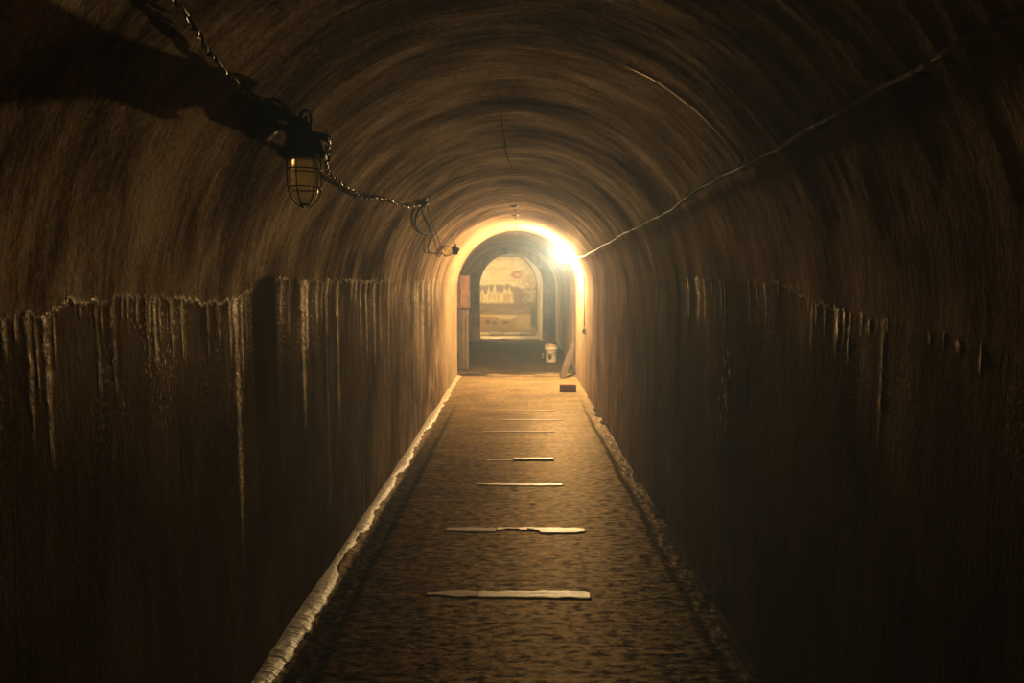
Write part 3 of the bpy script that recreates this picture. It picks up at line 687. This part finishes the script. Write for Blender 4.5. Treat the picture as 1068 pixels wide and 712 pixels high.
# --- twisted pairs on the left vault ---
def twisted(name, pts, label, r=0.0030, rad0=0.0032, pitch=0.07, mats=(None, None), n=10):
    P = spline(pts, n); L = [0]
    for a, b in zip(P, P[1:]): L.append(L[-1] + (b - a).length)
    # resample
    m_ = max(8, int(L[-1] / 0.007)); Q = []; j = 0
    for k in range(m_ + 1):
        s = L[-1] * k / m_
        while j < len(L) - 2 and L[j + 1] < s: j += 1
        Q.append(P[j].lerp(P[j + 1], (s - L[j]) / max(1e-6, L[j + 1] - L[j])))
    loc = Q[0].copy(); t = empty(name, loc, label, 'wire')
    for ph, mt, nm in ((0, mats[0], 'pale_strand'), (PI, mats[1], 'dark_strand')):
        out = []
        for k, q in enumerate(Q):
            tg = (Q[min(k + 1, m_)] - Q[max(k - 1, 0)]).normalized(); a = tg.cross(Vector((0, 0, 1))).normalized(); b = tg.cross(a)
            sK = L[-1] * k / m_; th_ = 2 * PI * sK / pitch + ph + 1.6 * math.sin(sK * 23 + 1) + 1.1 * math.sin(sK * 51)
            rad = rad0 * (0.9 + 0.7 * math.sin(sK * 31 + 2) ** 2 + 0.5 * math.sin(sK * 9) ** 2)
            out.append(q - loc + (a * math.cos(th_) + b * math.sin(th_)) * rad)
        bm = bmesh.new(); add_tube(bm, out, r, 6); o = bm_obj('strand', bm, mt, t)
        o['label'] = 'pale worn strand' if ph == 0 else 'dark rubber strand'
    return t
mm = (M_pale_wire, M_rubber)
A1 = [Vector((-0.76, -1.0, 2.12)), Vector((-0.74, 0.9, 2.12))] + [hit(px, py, 0.02) for px, py in ((180, 0), (193, 16), (205, 33), (213, 48), (224, 62), (238, 78), (246, 84), (256, 97), (275, 105))]
twisted('supply_wire', A1, 'twisted worn wire coming from upper left to the caged lamp', mats=mm)
A2 = [hit(276, 105, .02), hit(288, 104, .03), hit(298, 112, .05), hit(303, 122, .07), LP + wallp * 0.6 + Vector((0, 0, 0.06))]
bm = bmesh.new(); add_tube(bm, spline(A2, 8), 0.006, 8); o = bm_obj('looped_wire', bm, M_rubber); tag(o, 'black wire looping into the back of the caged lamp', 'wire')
A3 = [LP + Vector((-0.09, 0, 0.14)), hit(309, 124, .05), hit(316, 116, .05), hit(323, 118, .05), hit(324, 128, .06), hit(320, 137, .08), LP + Vector((0.01, 0, 0.13))]
bm = bmesh.new(); add_tube(bm, spline(A3, 8), 0.0055, 8); o = bm_obj('looped_wire', bm, M_rubber); tag(o, 'small black arc of wire rising above the cap of the caged lamp', 'wire')
A4 = [LP + Vector((0.085, -0.01, 0.06)), hit(340, 173, .06), hit(347, 184, .035), hit(357, 192, .03), hit(368, 199, .025), hit(381, 207, .025), hit(393, 206, .018), hit(403, 208, .025), hit(413, 212, .025), hit(428, 215.5, .025), hit(445, 212.5, .02)]
twisted('link_wire', A4, 'twisted pale wire strung from the caged lamp to the spacer on the vault', mats=mm, r=0.0034, rad0=0.0038)
# insulator where the wire turns
ip = hit(440, 210, 0.0); nn = Vector((XC - ip.x, 0, ZC - ip.z)).normalized()
bm = bmesh.new(); add_lathe(bm, [(0, 0), (0.045, 0), (0.045, 0.012), (0.022, 0.02), (0.030, 0.035), (0.018, 0.045), (0, 0.045)], 18, Matrix.Scale(1.0, 4) @ align(nn)); 
o = bm_obj('insulator', bm, M_dark_metal); o.location = ip; tag(o, 'dark round insulator on the vault where the pale wire turns down', 'insulator')
A5 = [hit(446, 213, .03), hit(447, 220, .035), hit(450, 230, .035), hit(454, 241, .03), hit(458, 252, .03), hit(461, 262, .04), hit(458, 268, .04)]
bm = bmesh.new(); add_tube(bm, spline(A5, 8), 0.006, 8); o = bm_obj('hanging_wire', bm, M_redwire); tag(o, 'red-brown wire hanging from the insulator to the small bulb', 'wire')
A6 = [hit(440, 214, .02), hit(435, 222, .02), hit(433, 232, .02), hit(437, 240, .02), hit(445, 244, .02), hit(453, 245, .03)]
bm = bmesh.new(); add_tube(bm, spline(A6, 8), 0.008, 8); o = bm_obj('hanging_wire', bm, M_rubber); tag(o, 'thick black wire bowed left below the insulator', 'wire')
A7 = [hit(450, 245, .03), hit(447, 255, .03), hit(447, 262, .03), hit(452, 264, .03), hit(459, 264, .05)]
bm = bmesh.new(); add_tube(bm, spline(A7, 8), 0.006, 8); o = bm_obj('hanging_wire', bm, M_rubber); tag(o, 'thin dark wire making a small U left of the small bulb', 'wire')
# small bulb in a dark holder
Yb_ = 8.0; bp = at_y(474.5, 261, Yb_); G2 = Yb_ / FPX
sl = empty('bulb_holder', bp, 'small unlit glass bulb in a dark holder hanging near the burning lamp, left side', 'lamp')
dirb = Vector((-1, -0.25, -0.12)).normalized(); A = align(dirb)
bm = bmesh.new(); add_lathe(bm, [(0, -0.055), (0.018, -0.055), (0.03, -0.035), (0.05, -0.02), (0.056, 0.01), (0.05, 0.03), (0.02, 0.036), (0, 0.036)], 20, A)
for k in range(3): add_tube(bm, [A @ Vector((0.05 * math.cos(k * 2.1), 0.05 * math.sin(k * 2.1), -0.01)), A @ Vector((0.074 * math.cos(k * 2.1), 0.074 * math.sin(k * 2.1), -0.02))], 0.008, 6)
bm_obj('holder', bm, M_dark_metal, sl)
bm = bmesh.new(); add_lathe(bm, [(0.020, 0.03), (0.034, 0.045), (0.050, 0.07), (0.054, 0.095), (0.046, 0.125), (0.028, 0.143), (0, 0.150)], 20, A); bm_obj('glass', bm, M_clear, sl)
bm = bmesh.new(); add_tube(bm, [A @ Vector((0.060 * math.cos(a), 0.004, 0.09 + 0.066 * math.sin(a))) for a in [-1.2 + 5.5 * k / 20 for k in range(21)]], 0.005, 6); bm_obj('guard_wire', bm, M_redwire, sl)
bm = bmesh.new(); e0 = bp + A.to_3x3() @ Vector((0, 0, -0.05)); e1 = hit(481, 255); add_tube(bm, [A @ Vector((0, 0, -0.05)), Vector((-0.01, .05, .04)), hit(474, 250, 0.0) - bp], 0.007, 6); bm_obj('hanger', bm, M_dark_metal, sl)

# nails / thin sticks on the left vault
for (a, b, lb) in (((397, 207), (405, 229), 'thin pale rod stuck out of the left vault under the pale wire'), ((420, 229), (412, 238), 'short thin rod on the left vault, right of the longer rod')):
    bm = bmesh.new(); add_tube(bm, [hit(*a, 0.0), hit(*b, 0.05)], 0.0035, 6); o = bm_obj('wall_rod', bm, M_cable); tag(o, lb, 'rod')

# hooks and small plates along the crown
def hook(px, py, w, lb, grp):
    p = hit(px, py, 0.0); p.z -= 0.003
    t = empty('ceiling_hook', p, lb, 'hook')
    bm = bmesh.new(); add_lathe(bm, [(0, 0.01), (w, 0.01), (w, -0.008), (w * 0.5, -0.014), (0, -0.014)], 16); bm_obj('plate', bm, M_dark_metal, t)
    bm = bmesh.new(); add_tube(bm, spline([(0, 0, -0.01), (0, 0, -0.04), (0.012, 0, -0.055), (0.02, 0, -0.045), (0.02, 0, -0.035)], 5), 0.0035, 6); bm_obj('hook', bm, M_dark_metal, t)
hook(538.5, 233, 0.055, 'dark round hook plate on the crown, nearest the bright ring of light', 'g')
hook(537, 223.5, 0.045, 'dark round hook plate on the crown, second from the bright ring', 'g')
hook(536, 214.5, 0.045, 'dark round hook plate on the crown, furthest from the bright ring', 'g')
for px, lb in ((530, 'small wire hanging from the crown beyond the bright ring, left one'), (537, 'small wire hanging from the crown beyond the bright ring, right one')):
    p = at_y(px, 241.5, 11.2); p.z = ZC + math.sqrt(R * R - (p.x - XC) ** 2) - 0.003
    bm = bmesh.new(); add_tube(bm, spline([(0, 0, 0.01), (0.004, 0, -0.03), (0, 0, -0.06), (0.02, 0, -0.09), (0.035, 0, -0.07)], 5), 0.005, 6); o = bm_obj('hanging_wire', bm, M_dark_metal); o.location = p; tag(o, lb, 'wire')
# thin cable along the crown
cw = [hit(px, py, 0.004) for px, py in ((519, 95), (522, 112), (524, 132), (527, 148), (528, 160), (532, 170), (534, 176))]
bm = bmesh.new(); add_tube(bm, spline(cw, 6), 0.003, 6); o = bm_obj('crown_wire', bm, plain('dusty_black_wire', (0.02, 0.015, 0.012), 0.95, spec=0.0)); tag(o, 'short dark wire lying along the crown of the vault', 'wire')

# --- timber strips let into the floor ---
mw = NT('worn_floor_timber'); o_ = mw.n('TexCoord').outputs['Object']
g1 = mw.noise(mw.mapv(o_, (4, 60, 60)), 1.0, 5, 0.6); g2 = mw.noise(mw.mapv(o_, (60, 60, 60)), 1.0, 4, 0.6)
cwood = mw.ramp(g1, [(0.35, (0.66, 0.50, 0.31)), (0.62, (0.92, 0.78, 0.55))])
mw.set(Base_Color=mw.mix(0.4, cwood, mw.ramp(g2, [(0.38, (0.35, 0.25, 0.14)), (0.6, (0.90, 0.76, 0.52))])), Roughness=0.42, Normal=mw.bump(g1, 0.6, 0.004)); M_strip = mw.m
mw = NT('muddy_floor_timber'); o_ = mw.n('TexCoord').outputs['Object']
g1 = mw.noise(mw.mapv(o_, (8, 30, 30)), 1.0, 5, 0.6)
mw.set(Base_Color=mw.ramp(g1, [(0.35, (0.26, 0.16, 0.075)), (0.62, (0.48, 0.31, 0.16))]), Roughness=0.6, Normal=mw.bump(g1, 0.6, 0.004)); M_strip2 = mw.m
def strip(p0, p1, w, lb, shape, seed):
    """p0, p1 pixel ends of the strip's centre line; shape(t) -> half widths (near, far); bare part + muddy part"""
    a = hit(*p0); b = hit(*p1); a.z = b.z = 0
    t = empty('floor_batten', (a + b) / 2, lb, 'floor strip', 'timber strips let into the floor')
    d = b - a; L = d.length; t.rotation_euler = (0, 0, math.atan2(d.y, d.x))
    def piece(t0, t1, mat, nm, h0):
        nx, ny = 70, 8; T = np.linspace(t0, t1, nx); V_ = np.sign(np.linspace(-1, 1, ny)) * np.abs(np.linspace(-1, 1, ny)) ** 0.35
        Tg, Vg = np.meshgrid(T, V_, indexing='ij')
        near = np.array([[shape(q)[0] for q in T]]).T * w; far = np.array([[shape(q)[1] for q in T]]).T * w
        jn = 0.28 * w * fbm(Tg * 14 + seed, Tg * 0 + 1, 3, seed); jf = 0.28 * w * fbm(Tg * 14 + seed, Tg * 0 + 7, 3, seed + 3)
        yy = np.where(Vg < 0, Vg * (near + jn), Vg * (far + jf))
        # floor height under the strip
        X = (Tg - 0.5) * L
        wx = t.location.x + X; wy = t.location.y + yy
        zfl = 0.008 * fbm(wx * 1.2, wy * 1.6, 3, 111) + 0.0025 * fbm(wx * 5, wy * 20, 4, 113)
        e = np.minimum(1 - np.abs(Vg), np.minimum((Tg - t0) / 0.02, (t1 - Tg) / 0.02))
        top = zfl + h0 * smooth(0, 0.25, e) + 0.002 * fbm(Tg * 20, Vg * 2, 3, seed + 5)
        top = np.where(e <= 0.001, zfl - 0.01, top)
        P = np.stack([X, yy, top], -1)
        return grid_obj(nm, P, np.stack([X, yy], -1), mat, structure=False, flip=True, parent=t)
    return piece, t
def S1(t): # strip nearest the camera: thin pointed left end, square right end
    f = min(1, 0.25 + t * 4); return (0.5 * f, 0.5 * f)
pc, t = strip((444, 619), (618, 621), 0.086, 'wide pale timber strip in the floor, nearest the camera', S1, 601)
pc(0.0, 0.31, M_strip2, 'muddy_end', 0.005); pc(0.30, 1.0, M_strip, 'bare_timber', 0.005)
def S2(t):
    f = min(1, 0.55 + t * 3); tail = 1 if t < 0.93 else 1 - (t - 0.93) / 0.07 * 0.55
    if t < 0.36: return (0.5 * f, 0.5 * f)
    if t < 0.67: return (-0.10 + 0.35 * max(0, (t - 0.58) / 0.09) ** 1.5 + 0.25 * max(0, (0.42 - t) / 0.06), 0.5)
    return (0.55 * tail, 0.5 * tail - 0.12 * (t - 0.67))
pc, t = strip((465, 552), (612, 553.5), 0.115, 'pale timber strip with a long bite out of its edge, second from the camera', S2, 611)
pc(0.0, 0.36, M_strip2, 'muddy_end', 0.005); pc(0.35, 1.0, M_strip, 'bare_timber', 0.007)
def S3(t): f = min(1, 0.4 + t * 2) * (1 if t < 0.9 else 1 - (t - 0.9) * 5); return (0.5 * f, 0.45 * f)
pc, t = strip((496, 504.5), (588, 505.5), 0.10, 'thin pale timber strip in the floor, third from the camera', S3, 621)
pc(0, 1, M_strip, 'bare_timber', 0.006)
def S4(t): return (0.4, 0.4) if t > 0.38 else (0.28, 0.28)
pc, t = strip((507, 479.5), (578, 479.5), 0.10, 'timber strip with a dark raised right half, fourth from the camera', S4, 631)
pc(0, 0.40, M_strip2, 'muddy_end', 0.004); pc(0.39, 1, M_strip, 'bare_timber', 0.014)
for i, (p0, p1, ww, lb) in enumerate((((502, 450), (580, 450), 0.07, 'faint worn timber strip, fifth from the camera'), ((522, 438), (588, 438), 0.09, 'faint worn timber strip, sixth from the camera'), ((520, 428), (580, 428), 0.07, 'faint worn timber strip, furthest from the camera'))):
    pc, t = strip(p0, p1, ww, lb, S3, 641 + i * 10); pc(0, 1, M_strip2, 'worn_timber', 0.006)

# --- brick, leaning board, bucket, cabinet ---
bk = hit(592.5, 409); bk.z = 0.0
bm = bmesh.new(); add_box(bm, (0, 0.05, 0.056), (0.235, 0.105, 0.112)); o = bm_obj('brick', bm, M_brick, sm=False, bevel=0.005); o.location = bk; tag(o, 'dark red brick lying on the floor under the burning bulb', 'brick')
# board leaning on the right wall, narrow at the top
b0 = Vector((0.715, 11.15, 0.0)); b1 = Vector((0.925, 11.38, 0.56))
lb_ = empty('leaning_board', b0, 'weathered board with rounded foot leaning on the right wall', 'board')
ax = (b1 - b0); Lb = ax.length; az = ax.normalized(); ay = Vector((0.35, -1, 0)); ay = (ay - az * ay.dot(az)).normalized(); axx = ay.cross(az)
MB = Matrix((axx, ay, az)).transposed().to_4x4()
bm = bmesh.new(); outl = [(-0.045, 0.03), (-0.03, 0.008), (0.0, 0.0), (0.03, 0.006), (0.05, 0.03), (0.055, 0.2), (0.045, 0.4), (0.02, Lb), (-0.02, Lb), (-0.045, 0.4), (-0.052, 0.2)]
f = [bm.verts.new(MB @ Vector((x, -0.012, z))) for x, z in outl]; g = [bm.verts.new(MB @ Vector((x, 0.012, z))) for x, z in outl]
bm.faces.new(f); bm.faces.new(g[::-1])
for k in range(len(outl)): bm.faces.new((f[k], g[k], g[(k + 1) % len(outl)], f[(k + 1) % len(outl)]))
bm_obj('plank', bm, M_wood, lb_, sm=False)
bm = bmesh.new(); add_tube(bm, [MB @ Vector((0.052, 0, 0.03)), MB @ Vector((0.058, 0, 0.2)), MB @ Vector((0.048, 0, 0.4)), MB @ Vector((0.023, 0, Lb))], 0.014, 6); bm_obj('edge_batten', bm, M_wood_dark, lb_)
# bucket
bu = at_y(574.5, 376, 13.6); bu.z = 0.0
bt = empty('bucket', bu, 'white plastic bucket with a dark mark, standing in the chamber right', 'bucket')
rb = 0.125; hb = 0.30
bm = bmesh.new(); add_lathe(bm, [(0, 0.0), (rb * 0.84, 0.0), (rb * 0.86, 0.01), (rb * 0.99, hb - 0.05), (rb * 1.06, hb - 0.045), (rb * 1.06, hb - 0.03), (rb, hb - 0.03), (rb * 1.0, hb), (rb * 1.05, hb + 0.004), (rb * 0.96, hb), (rb * 0.82, 0.012), (0, 0.012)], 32); bm_obj('pail', bm, M_bucket, bt)
bm = bmesh.new(); add_tube(bm, spline([(-rb * 1.06, 0, hb - 0.03), (-rb * 0.9, -rb * 0.6, hb - 0.10), (0, -rb * 1.12, hb - 0.14), (rb * 0.9, -rb * 0.6, hb - 0.10), (rb * 1.06, 0, hb - 0.03)], 8), 0.003, 6); bm_obj('bail_handle', bm, M_dark_metal, bt)
bm = bmesh.new()
vsx = []
for k in range(9):
    a = -PI / 2 - 0.45 + 0.55 * k / 8
    for z_ in (0.06, 0.16):
        r_ = rb * (0.86 + 0.13 * z_ / hb) + 0.003; vsx.append(bm.verts.new((r_ * math.cos(a), r_ * math.sin(a), z_ + (0.02 * math.sin(k) if z_ > .1 else 0))))
for k in range(8): bm.faces.new((vsx[2 * k], vsx[2 * k + 2], vsx[2 * k + 3], vsx[2 * k + 1]))
bm_obj('printed_mark', bm, M_black, bt)
def lump(name, p, s, mat, seed, label, cat):
    bm = bmesh.new(); bmesh.ops.create_icosphere(bm, subdivisions=4, radius=1)
    rnd = random.Random(seed); ph = [rnd.random() * 6 for _ in range(6)]
    for v in bm.verts:
        k = 1 + 0.18 * math.sin(4 * v.co.x + ph[0]) * math.sin(5 * v.co.y + ph[1]) + 0.12 * math.sin(9 * v.co.z + ph[2] + 3 * v.co.x) + 0.06 * math.sin(17 * v.co.x + ph[3]) * math.sin(15 * v.co.y + ph[4])
        v.co = Vector((v.co.x * s[0] * k, v.co.y * s[1] * k, v.co.z * s[2] * k))
    o = bm_obj(name, bm, mat); o.location = p; return tag(o, label, cat)
lump('crumpled_rag', bu + Vector((-0.01, 0, hb + 0.005)), (0.105, 0.105, 0.055), M_rag, 3, 'pinkish crumpled rag stuffed in the top of the bucket', 'rag')
lump('stone', bu + Vector((-0.04, 0.45, 0.075)), (0.12, 0.10, 0.085), M_rag, 8, 'pale stone on the floor just behind the bucket', 'stone')

# rusty cabinet and boards on the chamber's left wall
cbY = 12.3
p_tr = at_y(489.5, 287, cbY); p_br = at_y(489.5, 321, cbY); xr = p_tr.x; zt = p_tr.z; zb = p_br.z
W_ = xr + 1.27; cb = empty('rusty_cabinet', (xr - W_ / 2, cbY, zb), 'rust-orange metal cabinet on the left wall just past the bright ring', 'cabinet')
H_ = zt - zb
bm = bmesh.new(); add_box(bm, (0, 0.09, H_ / 2), (W_, 0.17, H_)); bm_obj('case', bm, M_rust_dark, cb, sm=False, bevel=0.008)
bm = bmesh.new(); add_box(bm, (W_ / 2 - 0.095, -0.004, H_ / 2), (0.15, 0.016, H_ * 0.9))
cdoor = bm_obj('door', bm, M_rust, cb, sm=False, bevel=0.004); cdoor['label'] = 'rust-orange door'
bm = bmesh.new(); add_tube(bm, [(W_ / 2 - 0.15, -0.02, H_ * .45), (W_ / 2 - 0.15, -0.02, H_ * .55)], 0.006, 8); bm_obj('handle', bm, M_dark_metal, cdoor)
for i, (px0, px1, zz, mt, lb) in enumerate(((478.0, 481.9, zb - 0.02, M_wood_dark, 'dark upright board under the rusty cabinet, nearest the wall'), (482.0, 485.3, zb - 0.03, M_wood, 'brown upright board under the rusty cabinet, middle one'), (485.5, 489, zb - 0.02, M_wood, 'brown upright board under the rusty cabinet, furthest from the wall'))):
    xa = at_y(px0, 340, cbY + .1).x; xb = at_y(px1, 340, cbY + .1).x
    bm = bmesh.new(); nn_ = 10; rg = random.Random(i); rings = []
    for k in range(nn_ + 1):
        z_ = zz * k / nn_; j1 = 0.006 * rg.random(); rings.append([bm.verts.new((xa + j1, cbY + .08, z_)), bm.verts.new((xb - j1, cbY + .08, z_)), bm.verts.new((xb - j1, cbY + .105, z_)), bm.verts.new((xa + j1, cbY + .105, z_))])
    for A_, B_ in zip(rings, rings[1:]):
        for k in range(4): bm.faces.new((A_[k], A_[(k + 1) % 4], B_[(k + 1) % 4], B_[k]))
    bm.faces.new(rings[0]); bm.faces.new(rings[-1])
    tag(bm_obj('upright_board', bm, mt, sm=False), lb, 'board')
